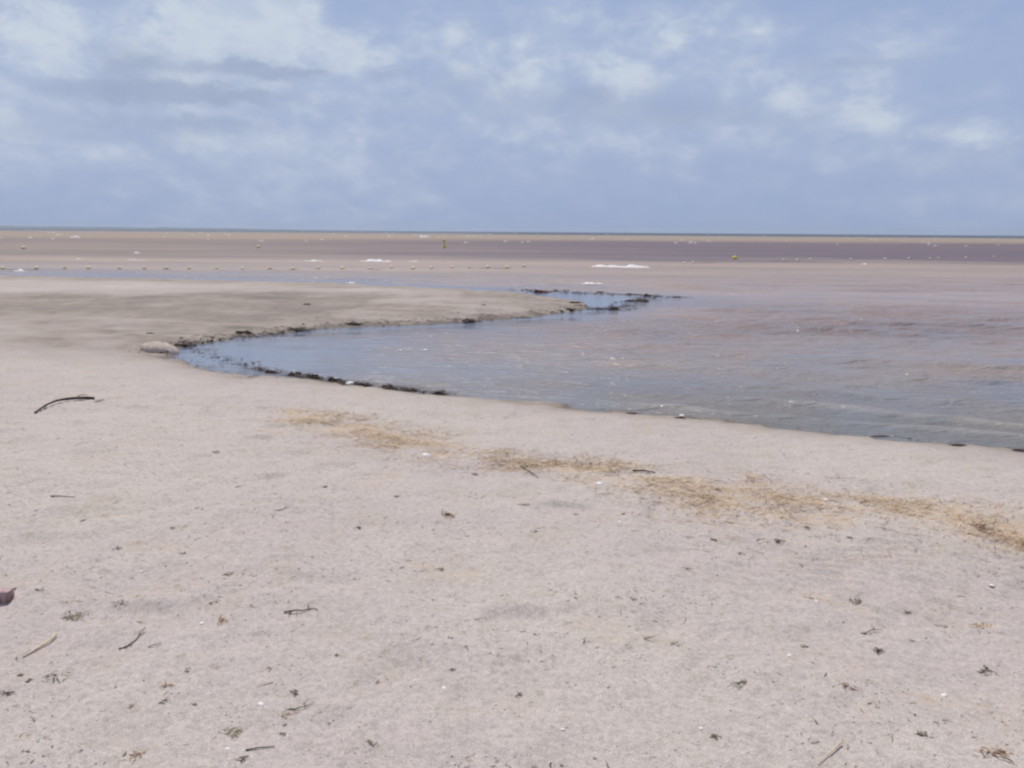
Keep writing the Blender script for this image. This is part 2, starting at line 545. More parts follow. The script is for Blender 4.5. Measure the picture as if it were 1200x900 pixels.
def sand_material():
    m, N, b = new_mat('sand')
    g = N.node('ShaderNodeNewGeometry').outputs['Position']
    wet, straw = attr(N, 'wet'), attr(N, 'straw')
    big = N.noise(g, 0.45, 4, 0.55)
    mid = N.noise(g, 3.2, 4, 0.6)
    small = N.noise(g, 38, 4, 0.65)
    grit = N.noise(g, 260, 2, 0.6)
    dry = N.mix(N.mapr(big, 0.32, 0.68), (0.470, 0.402, 0.368), (0.500, 0.438, 0.388))
    dry = N.mix(N.m('MULTIPLY', N.mapr(mid, 0.45, 0.72), 0.35), dry, (0.400, 0.345, 0.300))
    dry = N.mix(1.0, dry, N.ramp(small, [(0.25, (0.76, 0.755, 0.75)), (0.5, (1, 1, 1)), (0.75, (1.17, 1.17, 1.17))]), 'MULTIPLY')
    dry = N.mix(1.0, dry, N.ramp(grit, [(0.28, (0.60, 0.59, 0.58)), (0.5, (1, 1, 1)), (0.72, (1.34, 1.33, 1.32))]), 'MULTIPLY')
    # scattered dark organic crumbs and pale shell grit
    vor = N.node('ShaderNodeTexVoronoi', feature='F1')
    N.put(vor.inputs['Vector'], g)
    vor.inputs['Scale'].default_value = 42
    crumb = N.m('MULTIPLY', N.mapr(vor.outputs['Distance'], 0.16, 0.30, 1, 0), N.mapr(N.noise(g, 9.0, 2, 0.5), 0.56, 0.64))
    dry = N.mix(N.m('MULTIPLY', crumb, 0.70), dry, (0.19, 0.15, 0.115))
    v2 = N.node('ShaderNodeTexVoronoi', feature='F1')
    N.put(v2.inputs['Vector'], g)
    v2.inputs['Scale'].default_value = 75
    sep2 = N.node('ShaderNodeSeparateColor')
    N.put(sep2.inputs[0], v2.outputs['Color'])
    chip = N.m('MULTIPLY', N.mapr(v2.outputs['Distance'], 0.14, 0.26, 1, 0), N.mapr(sep2.outputs[0], 0.80, 0.86))
    dry = N.mix(N.m('MULTIPLY', chip, 0.6), dry, (0.66, 0.62, 0.57))
    dry = N.mix(N.m('MULTIPLY', straw, N.mapr(N.noise(g, 15, 6, 0.82), 0.38, 0.62, 0.08, 0.85)), dry, (0.53, 0.370, 0.215))
    # faint tan and olive tints where plant dust has settled
    tint = N.m('MULTIPLY', N.mapr(N.noise(g, 1.7, 5, 0.65), 0.50, 0.70), N.mapr(N.noise(g, 24, 4, 0.7), 0.40, 0.62))
    dry = N.mix(N.m('MULTIPLY', tint, 0.80), dry, N.mix(N.mapr(N.noise(g, 0.9, 2, .5), .42, .58), (0.40, 0.345, 0.245), (0.50, 0.385, 0.285)))
    # low-contrast smudges of buried litter
    v3 = N.node('ShaderNodeTexVoronoi', feature='F1')
    N.put(v3.inputs['Vector'], N.mix(0.08, g, N.comb(N.noise(g, 13, 3, .6), N.noise(g, 17, 3, .6), 0.0), 'ADD'))
    v3.inputs['Scale'].default_value = 13
    sep3 = N.node('ShaderNodeSeparateColor')
    N.put(sep3.inputs[0], v3.outputs['Color'])
    smg = N.m('MULTIPLY', N.mapr(v3.outputs['Distance'], 0.10, 0.42, 1, 0), N.mapr(sep3.outputs[0], 0.45, 0.95))
    smg = N.m('MULTIPLY', smg, N.mapr(N.noise(g, 85, 3, .7), 0.38, 0.62))
    dry = N.mix(N.m('MULTIPLY', smg, 0.85), dry, N.mix(sep3.outputs[1], (0.25, 0.215, 0.175), (0.40, 0.31, 0.20)))
    damp = N.mix(N.mapr(mid, 0.35, 0.65), (0.250, 0.202, 0.165), (0.315, 0.258, 0.212))
    c = N.mix(N.mapr(wet, 0.0, 0.75, 0, 1, False), dry, damp)
    c = N.mix(N.mapr(wet, 0.70, 1.15), c, (0.120, 0.092, 0.072))
    N.put(b.inputs['Base Color'], c)
    N.put(b.inputs['Roughness'], N.mapr(wet, 0.5, 1.0, 0.95, 0.62))
    b.inputs['Specular IOR Level'].default_value = 0.22
    h = N.m('ADD', N.m('MULTIPLY', small, 0.008), N.m('MULTIPLY', grit, 0.0022))
    bp = N.node('ShaderNodeBump')
    bp.inputs['Strength'].default_value = 0.8
    bp.inputs['Distance'].default_value = 1.0
    N.put(bp.inputs['Height'], h)
    N.put(b.inputs['Normal'], bp.outputs[0])
    return m


def water_material():
    m, N, b = new_mat('water')
    g = N.node('ShaderNodeNewGeometry').outputs['Position']
    s = N.node('ShaderNodeSeparateXYZ')
    N.put(s.inputs[0], g)
    x, y = s.outputs[0], s.outputs[1]
    calm = attr(N, 'calm')
    # water colour in bands by distance off the beach: silty tan, one dark purple
    nb = N.noise(N.comb(N.m('MULTIPLY', x, 0.60), y, 0.0), 0.045, 5, 0.65)
    nb2 = N.noise(N.comb(N.m('MULTIPLY', x, 0.12), y, 5.0), 0.35, 4, 0.6)
    ly = N.m('LOGARITHM', N.m('MAXIMUM', y, 1.0), 10.0)
    ly = N.m('ADD', ly, N.m('MULTIPLY', N.m('SUBTRACT', nb, 0.5), 0.24))
    f = N.mapr(ly, 0.8, 3.2, 0, 1, False)

    def q(d):
        return (math.log10(d) - 0.8) / 2.4
    mud = (0.300, 0.225, 0.195)
    east = N.ramp(f, [(q(8), (0.195, 0.180, 0.168)), (q(12), (0.290, 0.245, 0.218)), (q(20), (0.375, 0.278, 0.238)), (q(48), (0.352, 0.268, 0.222)),
                      (q(58), (0.340, 0.262, 0.220)), (q(72), (0.155, 0.118, 0.130)), (q(185), (0.165, 0.125, 0.135)), (q(255), (0.330, 0.250, 0.185)),
                      (q(480), (0.33, 0.26, 0.20)), (q(760), (0.085, 0.10, 0.115)), (q(1500), (0.06, 0.085, 0.11))])
    west = N.ramp(f, [(q(8), (0.235, 0.225, 0.215)), (q(13), (0.265, 0.235, 0.215)), (q(24), (0.275, 0.23, 0.21)), (q(44), (0.310, 0.240, 0.200)),
                      (q(80), (0.300, 0.232, 0.185)), (q(100), (0.275, 0.212, 0.178)), (q(160), (0.258, 0.198, 0.168)), (q(230), (0.335, 0.250, 0.180)),
                      (q(500), (0.32, 0.25, 0.20)), (q(900), (0.14, 0.15, 0.165)), (q(1500), (0.10, 0.13, 0.16))])
    c = N.mix(N.mapr(N.m('ADD', x, N.m('MULTIPLY', N.m('SUBTRACT', nb, 0.5), 90)), -60, 25), west, east)
    c = N.mix(1.0, c, N.ramp(nb2, [(0.25, (0.80, 0.80, 0.82)), (0.5, (1, 1, 1)), (0.75, (1.16, 1.13, 1.10))]), 'MULTIPLY')
    # reflections of sky and cloud painted into the water colour as bluish patches
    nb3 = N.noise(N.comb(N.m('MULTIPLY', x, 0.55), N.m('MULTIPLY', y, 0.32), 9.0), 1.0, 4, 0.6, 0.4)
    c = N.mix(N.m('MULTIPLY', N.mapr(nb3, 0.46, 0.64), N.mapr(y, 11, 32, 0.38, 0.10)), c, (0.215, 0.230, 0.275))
    nb4 = N.noise(N.comb(N.m('MULTIPLY', x, 0.10), y, 3.0), 0.11, 5, 0.65)
    c = N.mix(1.0, c, N.ramp(nb4, [(0.28, (0.80, 0.80, 0.82)), (0.5, (1, 1, 1)), (0.72, (1.22, 1.19, 1.14))]), 'MULTIPLY')
    sw_ = attr(N, 'swell')
    c = N.mix(N.m('MULTIPLY', attr(N, 'shoal'), 0.55), c, (0.165, 0.155, 0.125))
    c = N.mix(N.m('MULTIPLY', sw_, 0.75), c, (0.40, 0.345, 0.275))
    # blue sky reflection of the sheltered places, painted into the base colour
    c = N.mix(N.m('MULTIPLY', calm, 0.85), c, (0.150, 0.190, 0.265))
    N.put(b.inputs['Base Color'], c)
    N.put(b.inputs['Roughness'], N.m('MAXIMUM', N.m('MULTIPLY', N.mapr(ly, 1.25, 1.95, 0.11, 0.60), N.mapr(calm, 0, 1, 1.0, 0.35)), 0.05))
    b.inputs['IOR'].default_value = 1.333
    N.put(b.inputs['Specular IOR Level'], N.mapr(ly, 1.5, 2.1, 0.5, 0.30))
    w1 = N.noise(N.comb(N.m('MULTIPLY', x, 0.9), N.m('MULTIPLY', y, 2.2), 0.0), 2.2, 3, 0.6, 0.4)
    w2 = N.noise(N.comb(N.m('MULTIPLY', x, 1.2), N.m('MULTIPLY', y, 2.6), 7.0), 8.0, 3, 0.6, 0.3)
    w3 = N.noise(N.comb(N.m('MULTIPLY', x, 0.35), y, 2.0), 0.8, 2, 0.5, 0.3)
    hh = N.m('ADD', N.m('ADD', N.m('MULTIPLY', w1, 0.11), N.m('MULTIPLY', w2, 0.026)), N.m('MULTIPLY', w3, 0.10))
    hh = N.m('MULTIPLY', hh, N.mapr(calm, 0, 1, 1.0, 0.10))
    bp = N.node('ShaderNodeBump')
    bp.inputs['Strength'].default_value = 1.0
    bp.inputs['Distance'].default_value = 1.0
    N.put(bp.inputs['Height'], hh)
    N.put(b.inputs['Normal'], bp.outputs[0])
    return m


M_SAND = sand_material()
M_WATER = water_material()
M_STRAW = tone_mat('dry_straw', [(0.0, (0.075, 0.048, 0.028)), (0.30, (0.30, 0.180, 0.105)), (0.6, (0.585, 0.425, 0.265)), (1.0, (0.70, 0.57, 0.41))])
M_WEED = tone_mat('dark_weed', [(0.0, (0.012, 0.010, 0.009)), (0.5, (0.060, 0.036, 0.027)), (1.0, (0.150, 0.090, 0.062))], 0.75, 90, 0.5, 0.3)
M_SCRAP = tone_mat('dry_weed', [(0.0, (0.075, 0.060, 0.048)), (0.5, (0.23, 0.185, 0.145)), (1.0, (0.34, 0.275, 0.210))], 0.9, 90, 0.5, 0.2)
M_DRYTWIG = tone_mat('dry_twig', [(0.0, (0.075, 0.060, 0.048)), (0.5, (0.20, 0.160, 0.125)), (1.0, (0.36, 0.29, 0.225))], 0.9, 120, 0.5)
M_RED = tone_mat('red_weed', [(0.0, (0.06, 0.018, 0.014)), (1.0, (0.20, 0.060, 0.045))], 0.75, 60, 0.5, 0.3)
M_TWIG = tone_mat('twig_bark', [(0.0, (0.030, 0.024, 0.020)), (0.5, (0.085, 0.064, 0.052)), (1.0, (0.20, 0.155, 0.12))], 0.9, 120, 0.5)
M_GREEN = tone_mat('withered_plant', [(0.0, (0.085, 0.073, 0.048)), (0.5, (0.25, 0.212, 0.130)), (1.0, (0.44, 0.365, 0.23))], 0.9, 120, 0.4)
M_SHELL = tone_mat('shell', [(0.0, (0.52, 0.47, 0.42)), (0.5, (0.70, 0.67, 0.62)), (1.0, (0.82, 0.80, 0.77))], 0.55, 200, 0.25, 0.4)
M_ROCK = tone_mat('pale_rock', [(0.0, (0.36, 0.275, 0.215)), (0.5, (0.55, 0.435, 0.355)), (1.0, (0.64, 0.52, 0.44))], 0.9, 14, 0.35)
M_BUOY = tone_mat('pale_buoy_plastic', [(0.0, (0.30, 0.26, 0.20)), (0.5, (0.84, 0.68, 0.40)), (1.0, (0.88, 0.76, 0.52))], 0.5, 12, 0.2, 0.4)
M_YELLOW = tone_mat('yellow_buoy_plastic', [(0.0, (0.30, 0.24, 0.05)), (0.5, (0.72, 0.56, 0.055)), (1.0, (0.80, 0.66, 0.12))], 0.5, 12, 0.2, 0.4)
M_ROPE = tone_mat('rope', [(0.0, (0.20, 0.17, 0.13)), (1.0, (0.40, 0.33, 0.25))], 0.9)
M_FOAM = tone_mat('sea_foam', [(0.0, (0.50, 0.43, 0.39)), (0.5, (0.78, 0.74, 0.72)), (1.0, (0.88, 0.87, 0.86))], 0.8, 9, 0.3)
M_BRICK = tone_mat('brick_clay', [(0.0, (0.16, 0.085, 0.075)), (0.45, (0.46, 0.310, 0.300)), (1.0, (0.52, 0.385, 0.365))], 0.9, 40, 0.5)
M_COAST = tone_mat('far_coast', [(0.0, (0.06, 0.075, 0.055)), (1.0, (0.16, 0.16, 0.13))], 0.95, 0.01, 0.5)

# ------------------------------------------------------------------ beach and water
xs = axis(-5.2, 5.2, 0.021, 1.022, -640, 440)
ys = axis(1.6, 9.6, 0.021, 1.018, -540, 62)
X, Y = np.meshgrid(xs, ys)
z, wet, straw = terrain(X.ravel(), Y.ravel())
beach = link('beach', grid_mesh('beach', xs, ys, z, {'wet': wet, 'straw': straw}), M_SAND)
tag(beach, kind='structure')

wxs = axis(-14, 16, 0.055, 1.03, -13000, 13000)
wys = axis(7.2, 19, 0.042, 1.016, -12, 13000)
X, Y = np.meshgrid(wxs, wys)
x, y = X.ravel(), Y.ravel()
sd = sdist(x, y)
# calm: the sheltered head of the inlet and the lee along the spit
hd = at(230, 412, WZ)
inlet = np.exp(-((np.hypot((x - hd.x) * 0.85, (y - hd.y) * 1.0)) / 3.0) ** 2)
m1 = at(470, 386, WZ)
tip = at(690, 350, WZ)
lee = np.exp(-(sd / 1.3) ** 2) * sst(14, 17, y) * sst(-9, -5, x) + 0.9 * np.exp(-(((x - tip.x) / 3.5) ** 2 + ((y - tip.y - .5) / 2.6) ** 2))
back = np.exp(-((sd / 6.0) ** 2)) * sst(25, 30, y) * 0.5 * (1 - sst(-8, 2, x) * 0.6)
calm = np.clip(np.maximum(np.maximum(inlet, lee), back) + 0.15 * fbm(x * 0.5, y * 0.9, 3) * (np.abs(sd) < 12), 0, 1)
rng = np.random.default_rng(5)
zw = np.zeros_like(x)
sx_ = np.gradient(wxs)
sy_ = np.gradient(wys)
SX, SY = np.meshgrid(sx_, sy_)
cell = np.maximum(SX, SY).ravel()
near_w = np.where(y < 400)[0]
for i in range(26):
    lam = 0.28 * 1.12 ** i
    th = rng.normal(-1.68, 0.26)
    ph = rng.uniform(0, 6.28)
    a = 0.0082 * lam ** 0.50
    fade = 1 - sst(0.16, 0.34, cell / lam)
    k = 2 * math.pi / lam
    zw += a * fade * np.sin(k * (x * math.cos(th) + y * math.sin(th)) + ph + 0.5 * vnoise(x * 0.35 + i, y * 0.5))
chop = 0.75 + 0.5 * fbm(x * 0.12, y * 0.25, 3)
zw *= chop * (1 - 0.93 * calm) * (0.35 + 0.65 * sst(0, 5, -sd))
# small swell lines that run up the near shore on the right
sw = np.zeros_like(x)
for off, am in ((0.55, 0.040), (1.25, 0.045), (2.3, 0.036), (3.7, 0.03)):
    dd = -sd - off - 0.14 * fbm(x * 0.9 + off * 9, y * 0.9, 2)
    sw += 1.5 * am * np.exp(-(dd / 0.17) ** 2) * (0.6 + 0.6 * vnoise(x * 0.7 + off * 5, y * 0.7))
sw = sw * sst(0.3, 2.2, x) * (y < 14)
zw += sw
shoal = np.exp(-(np.minimum(sd, 0) / 1.6) ** 2) * sst(-1.0, 2.5, x) * (y < 14) * (0.8 + 0.4 * fbm(x * 0.6, y * 1.5, 3))
zw[sd > 1.0] = -0.02
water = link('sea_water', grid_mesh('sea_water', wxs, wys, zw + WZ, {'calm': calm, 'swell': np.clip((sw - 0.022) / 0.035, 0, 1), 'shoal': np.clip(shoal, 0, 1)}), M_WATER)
tag(water, kind='structure')

# far low coast on the left, at the horizon
mb = MB()
cx = np.linspace(-8600, -1500, 220)
n = len(cx)
prof = 17 + 9 * fbm(cx * 0.0022, cx * 0 + 3.3, 4) + 5 * fbm(cx * 0.018, cx * 0 + 9.3, 3)
prof = np.maximum(prof * sst(-1500, -3600, cx), 0.2)
for i in range(n):
    for (yy, hz, tn) in ((8200, -1.0, 0.6), (8230, 0.35, 0.8), (8600, 1.0, 0.35), (9600, 0.8, 0.3), (10200, -1.0, 0.3)):
        mb.v.append(Vector((cx[i], yy + 60 * math.sin(i * 0.7), WZ + (prof[i] * hz if hz > 0 else -1.0))))
        mb.t.append(tn + random.uniform(-.2, .2))
for i in range(n - 1):
    for k in range(4):
        a = i * 5 + k
        mb.f.append((a, a + 5, a + 6, a + 1))
coast = link('far_shore', mb.mesh('far_shore'), M_COAST)
tag(coast, kind='structure')

# ------------------------------------------------------------------ things on the beach
# the curved branch
base_pts = []
for px, py, lift in [(41, 485, .012), (48, 481, .02), (56, 477, .03), (66, 473.3, .034), (78, 470.6, .03), (90, 469, .024), (101, 468.3, .02), (111, 468.2, .012)]:
    p = ground(px, py)
    base_pts.append((p.x, p.y, height(p.x, p.y) + lift))
mb = MB()
fine = []
for i in range(len(base_pts) - 1):
    for t in (0, .33, .66):
        fine.append(Vector(base_pts[i]).lerp(Vector(base_pts[i + 1]), t))
fine.append(Vector(base_pts[-1]))
rad = [0.008 + 0.0095 * (i / len(fine)) + random.uniform(-.0012, .0012) for i in range(len(fine))]
mb.tube(fine, rad, 8, 0.22)
br = link('branch', mb.mesh('branch', True), M_TWIG)
tag(br, 'long dark curved branch lying alone on the pale sand', 'branch')
j = fine[-6]
mb = MB()
mb.tube([j, j + Vector((-.03, .02, .018)), j + Vector((.02, .05, .028)), j + Vector((.06, .07, .02))], [.006, .005, .004, .002], 6, 0.4)
mb.tube([j + Vector((.03, 0, 0)), j + Vector((-.06, -.05, -.006)), j + Vector((-.12, -.08, -.012))], [.006, .004, .002], 6, 0.3)
link('side_twig', mb.mesh('side_twig', True), M_TWIG, br)

# the brick cut by the left edge of the frame
cbr = ground(8.5, 708.5)
bl, bd, bh = 0.22, 0.056, 0.10
mb = MB()
nx_, ny_, nz_ = 10, 6, 3
r_ = random.Random(3)
idx = {}


def bv(i, j, k):
    if (i, j, k) not in idx:
        u, v, w = i / nx_, j / ny_, k / nz_
        e = sum(t in (0, 1) for t in (u, v, w))
        s = 1.0 - (0.012 if e >= 2 else 0) - (0.02 if e == 3 else 0)
        x_ = (u - .5) * bl * s + r_.uniform(-.0012, .0012)
        y_ = (v - .5) * bd * (1 - (0.03 if e >= 2 else 0)) + r_.uniform(-.0012, .0012)
        z_ = (w - .5) * bh * (1 - (0.05 if e >= 2 else 0)) + r_.uniform(-.0012, .0012)
        idx[(i, j, k)] = len(mb.v)
        mb.v.append(Vector((x_, y_, z_)))
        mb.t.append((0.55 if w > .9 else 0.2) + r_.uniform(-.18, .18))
    return idx[(i, j, k)]


for i in range(nx_):
    for j_ in range(ny_):
        mb.f.append((bv(i, j_, nz_), bv(i + 1, j_, nz_), bv(i + 1, j_ + 1, nz_), bv(i, j_ + 1, nz_)))
        mb.f.append((bv(i, j_, 0), bv(i, j_ + 1, 0), bv(i + 1, j_ + 1, 0), bv(i + 1, j_, 0)))
    for k in range(nz_):
        mb.f.append((bv(i, 0, k), bv(i + 1, 0, k), bv(i + 1, 0, k + 1), bv(i, 0, k + 1)))
        mb.f.append((bv(i, ny_, k), bv(i, ny_, k + 1), bv(i + 1, ny_, k + 1), bv(i + 1, ny_, k)))
for j_ in range(ny_):
    for k in range(nz_):
        mb.f.append((bv(0, j_, k), bv(0, j_, k + 1), bv(0, j_ + 1, k + 1), bv(0, j_ + 1, k)))
        mb.f.append((bv(nx_, j_, k), bv(nx_, j_ + 1, k), bv(nx_, j_ + 1, k + 1), bv(nx_, j_, k + 1)))
o = link('brick', mb.mesh('brick'), M_BRICK)
o.location = (cbr.x - bl / 2, cbr.y + bd / 2, cbr.z - bh / 2 + 0.056)
o.rotation_euler = (R(-2), R(1), R(5))
tag(o, 'reddish mauve brick half out of view at the left edge', 'brick')

# the pale hump at the head of the inlet
p = ground(184, 413)
mb = MB()
mb.lump((0, 0, 0), 0.27, 0.16, 23, 0.6, 28, 16, 0.06)
o = link('rock', mb.mesh('rock', True), M_ROCK)
o.location = (p.x, p.y + 0.15, p.z - 0.012)
o.rotation_euler = (R(4), R(16), R(20))
o.scale = (1.15, 0.8, 1.0)
tag(o, 'pale cream rounded rock by dark weed at the head of the inlet', 'rock')


def crinkle(mb, c, n, r, h, seed, t0=0.1, t1=0.7, w=0.006):
    """crumpled ribbons of dead seaweed heaped round c"""
    rr = random.Random(seed)
    for _ in range(n):
        a = rr.uniform(0, 6.28)
        q = r * math.sqrt(rr.random())
        b = Vector((c[0] + q * math.cos(a), c[1] + q * math.sin(a), c[2] + h * (1 - q / r) * rr.random()))
        d = rr.uniform(0, 6.28)
        L = r * rr.uniform(0.5, 1.1)
        pts = []
        for k in range(5):
            d += rr.uniform(-.7, .7)
            pts.append(b.copy())
            b += Vector((math.cos(d), math.sin(d), rr.uniform(-.45, .35))) * L / 4
            b.z = max(b.z, c[2] - 0.01)
        sv = Vector((-math.sin(d), math.cos(d), rr.uniform(-1, 1))).normalized()
        mb.ribbon(pts, w * rr.uniform(.6, 1.5), sv, rr.uniform(t0, t1))


def weed(px, py, wpx, label, hfac=0.40, mat=None, z=None, group='seaweed clumps along the water'):
    p = ground(px, py) if z is None else at(px, py, z)
    if p.z < WZ:
        p = at(px, py, WZ)
    r = wpx / ppm(p) / 2
    mb = MB()
    sd_ = int(px * 7 + py)
    rr = random.Random(sd_)
    for k in range(4):
        mb.lump((rr.uniform(-.55, .55) * r, rr.uniform(-.3, .3) * r, 0.0), r * rr.uniform(.35, .6), r * hfac * rr.uniform(.6, 1.2), sd_ + k, 0.35, 9, 5, 0.4)
    crinkle(mb, (0, 0, 0), 34, r, r * hfac * 1.1, sd_, 0.05, 0.85, max(0.004, r * 0.05))
    o = link('seaweed_clump', mb.mesh('seaweed_clump'), mat or M_WEED)
    o.location = (p.x, p.y, p.z + 0.002)
    o.scale = (1.15, 0.75, 0.62)
    tag(o, label, 'seaweed', group)
    return o


weed(183, 412, 26, 'flat dark seaweed clump lying right in front of the pale rock', .22)
weed(212, 405, 15, 'dark seaweed clump just right of the pale rock')
weed(226, 404, 9, 'small black seaweed clump at the innermost corner of the inlet')
weed(177, 391, 9, 'small brown weed clump just behind the pale rock', .3)
weed(286, 390, 18, 'low brown seaweed clump on the far bank near the inlet head', .3)
weed(350, 387, 26, 'blue black seaweed clump at the water edge of the far bank', .22)
weed(414, 380, 22, 'brown seaweed patch on the far bank left of the middle', .25)
weed(548, 377, 26, 'black seaweed clump on the far bank, the darkest of that bank', .28)
weed(612, 372, 26, 'long low brown seaweed strip on the far bank towards the spit tip', .16)
weed(657, 366, 8, 'small upright weed clump at the spit edge close to the tip', .9)
weed(668, 364, 10, 'small brown weed clump just before the spit tip', .4)
weed(718, 363, 14, 'dark seaweed clump in the water right off the spit tip', .5, z=WZ)
weed(634, 343, 17, 'reddish brown seaweed heap on the far side of the spit', .45, M_RED)
weed(617, 340, 6, 'small black weed lump left of the reddish heap on the spit', .5)
weed(652, 341, 9, 'black weed lump right of the reddish heap on the spit', .4, z=WZ)
weed(664, 341, 7, 'second black weed lump right of the reddish heap on the spit', .4, z=WZ)
weed(671, 355, 13, 'flat brown weed clump on top of the spit tip', .3)
weed(705, 343, 14, 'long dark weed strip between the spit heap and the outer lumps', .25, z=WZ)
weed(745, 353, 22, 'dark weed strip half way along the trail off the spit tip', .25, z=WZ)
weed(740, 345, 12, 'flat dark weed clump in the shallows beyond the spit tip', .3, z=WZ)
weed(759, 347, 9, 'tall black lump at the end of the dark shallows off the spit', .7, z=WZ)
weed(793, 349, 9, 'outermost dark lump in the water right of the spit', .5, z=WZ)
weed(360, 357, 8, 'small dark weed lump on the crest of the spit', .4)
weed(567, 358, 6, 'tiny dark weed lump high on the spit sand', .4)
for px, py, w, lb in [(318, 437, 12, 'brown weed clump at the left start of the dark wrack line'), (344, 440, 12, 'second brown weed clump from the left on the dark wrack line'),
                      (366, 443, 14, 'rust brown weed clump in the bend of the dark wrack line'), (392, 447, 13, 'thick brown weed clump on the wrack line left of the white stone'),
                      (422, 451.5, 9, 'dark weed clump on the wrack line just right of the white stone'), (432, 453, 11, 'pointed black weed clump, tallest of the wrack line'),
                      (454, 455.5, 14, 'black weed clump on the wrack line right of the tallest one'), (482, 459, 12, 'low dark weed strip near the right end of the wrack line'),
                      (512, 462.5, 14, 'rounded black weed clump at the right end of the wrack line')]:
    weed(px, py, w * 1.1, lb, .68)
weed(740, 485, 12, 'small dark weed strip at the near water edge in the middle', .25)
weed(797, 490, 12, 'small rust brown weed strip at the near water edge', .3)
weed(1030, 512.5, 18, 'black weed strip at the near water edge on the right', .25)
weed(1070, 516.5, 26, 'long brown weed strip at the near water edge on the right', .2)
weed(1123, 522, 14, 'dark weed scrap at the near water edge right of the long strip', .25)
weed(1194, 528.5, 14, 'black weed scrap at the near water edge by the right frame edge', .3)


def shell(px, py, wpx, label, mat=None, name='shell', cat='shell', group='white shells and stones'):
    p = ground(px, py)
    r = wpx / ppm(p) / 2
    mb = MB()
    rr = random.Random(int(px * 3 + py))
    n, m = 18, 5
    c = len(mb.v)
    ridge = [1 + 0.09 * math.cos(k * math.pi) for k in range(n)]
    for j in range(m + 1):
        e = math.pi / 2 * j / m
        for k in range(n):
            a = 2 * math.pi * k / n
            q = ridge[k] * (1 + 0.25 * math.cos(a))
            mb.v.append(Vector((r * q * math.cos(e) * math.cos(a), r * 0.85 * q * math.cos(e) * math.sin(a), r * 0.5 * math.sin(e))))
            mb.t.append(0.55 + 0.3 * (k % 2) + rr.uniform(-.1, .1))
    for j in range(m):
        for k in range(n):
            k2 = (k + 1) % n
            mb.f.append((c + j * n + k, c + j * n + k2, c + (j + 1) * n + k2, c + (j + 1) * n + k))
    mb.f.append(tuple(c + k for k in range(n))[::-1])
    o = link(name, mb.mesh(name, True), mat or M_SHELL)
    o.location = (p.x, p.y, p.z - 0.001)
    o.rotation_euler = (R(rr.uniform(-15, 25)), R(rr.uniform(-15, 15)), rr.uniform(0, 6.28))
    tag(o, label, cat, group)
    return o


def stone(px, py, wpx, label):
    p = ground(px, py)
    r = wpx / ppm(p) / 2
    mb = MB()
    mb.lump((0, 0, 0), r, r * .6, int(px), 0.7, 12, 8, 0.18)
    o = link('stone', mb.mesh('stone', True), M_SHELL)
    o.location = (p.x, p.y, p.z + r * .25)
    tag(o, label, 'stone', 'white shells and stones')


stone(410, 451, 9, 'white stone among the dark weed of the wrack line')
stone(882, 496, 10, 'white stone at the near water edge in the middle right')
stone(799, 488.5, 7, 'whitish pebble beside the rust brown weed at the water edge')
for px, py, w, lb in [(498, 534, 11, 'white elongated shell above the left half of the straw band'), (703, 567, 10, 'white shell just below the darkest straw heap'),
                      (969, 586, 7, 'bright white shell inside the straw band on the right'), (957, 705, 5, 'small white shell on grey sand below the straw band'),
                      (1162, 686, 6, 'small white shell among ripples near the right edge'), (925, 768, 6, 'bright white shell on the lower right sand'),
                      (306, 826, 8, 'white round shell left of the black forked twig'), (1107, 815, 7, 'creamy white shell at lower right under the curled weed ring'),
                      (520, 806, 6, 'white shell left of the little dark sprig'), (822, 853, 5, 'tiny white shell at the bottom right of the middle'),
                      (165, 670, 5, 'small white shell fragment on the left sand'), (266, 878, 6, 'white shell below the green tuft at the bottom'),
                      (726, 612, 5, 'tiny white shell above the short dark stick'), (660, 855, 6, 'white shell chip at the bottom middle'), (237, 730, 6, 'cream shell beside a tan tuft on the left sand')]:
    shell(px, py, w, lb)


def straw_stalk(pts, r0, label, name='straw_stalk', mat=None, tone=0.95, cat='straw'):
    mb = MB()
    ps = []
    for px, py, l in pts:
        p = ground(px, py)
        ps.append(Vector((p.x, p.y, p.z + l)))
    mb.tube(ps, [r0 * (1 - 0.55 * i / (len(ps) - 1)) for i in range(len(ps))], 6, tone)
    o = link(name, mb.mesh(name, True), mat or M_STRAW)
    tag(o, label, cat)
    return o


straw_stalk([(66, 746, .012), (58, 754, .012), (46, 760, .008), (36, 766, .006), (27, 771, .004)], .006, 'pale bent straw stalk on the lower left sand')
straw_stalk([(986, 873, .012), (972, 885, .010), (958, 897, .006)], .0035, 'straight pale straw stalk at the bottom right')
straw_stalk([(60, 582, .004), (72, 582.5, .007), (88, 583, .004)], .004, 'thin dark straight twig flat on the left sand', 'twig', M_TWIG, 0.5, 'twig')
straw_stalk([(320, 800, .004), (300, 806, .004)], .002, 'short thin straw left of the black scrap', tone=.8)
straw_stalk([(288, 880, .003), (304, 878, .006), (322, 876, .004)], .003, 'thin grey twig lying level at the bottom left', 'twig', M_TWIG, 0.7, 'twig')
straw_stalk([(610, 548, .010), (622, 555, .012), (631, 561, .008)], .005, 'dark slanting twig in the straw band gap', 'twig', M_TWIG, 0.5, 'twig')
straw_stalk([(742, 553, .012), (756, 554, .016), (768, 555.5, .010)], .008, 'dark level twig at the right end of the darkest straw heap', 'twig', M_TWIG, 0.4, 'twig')


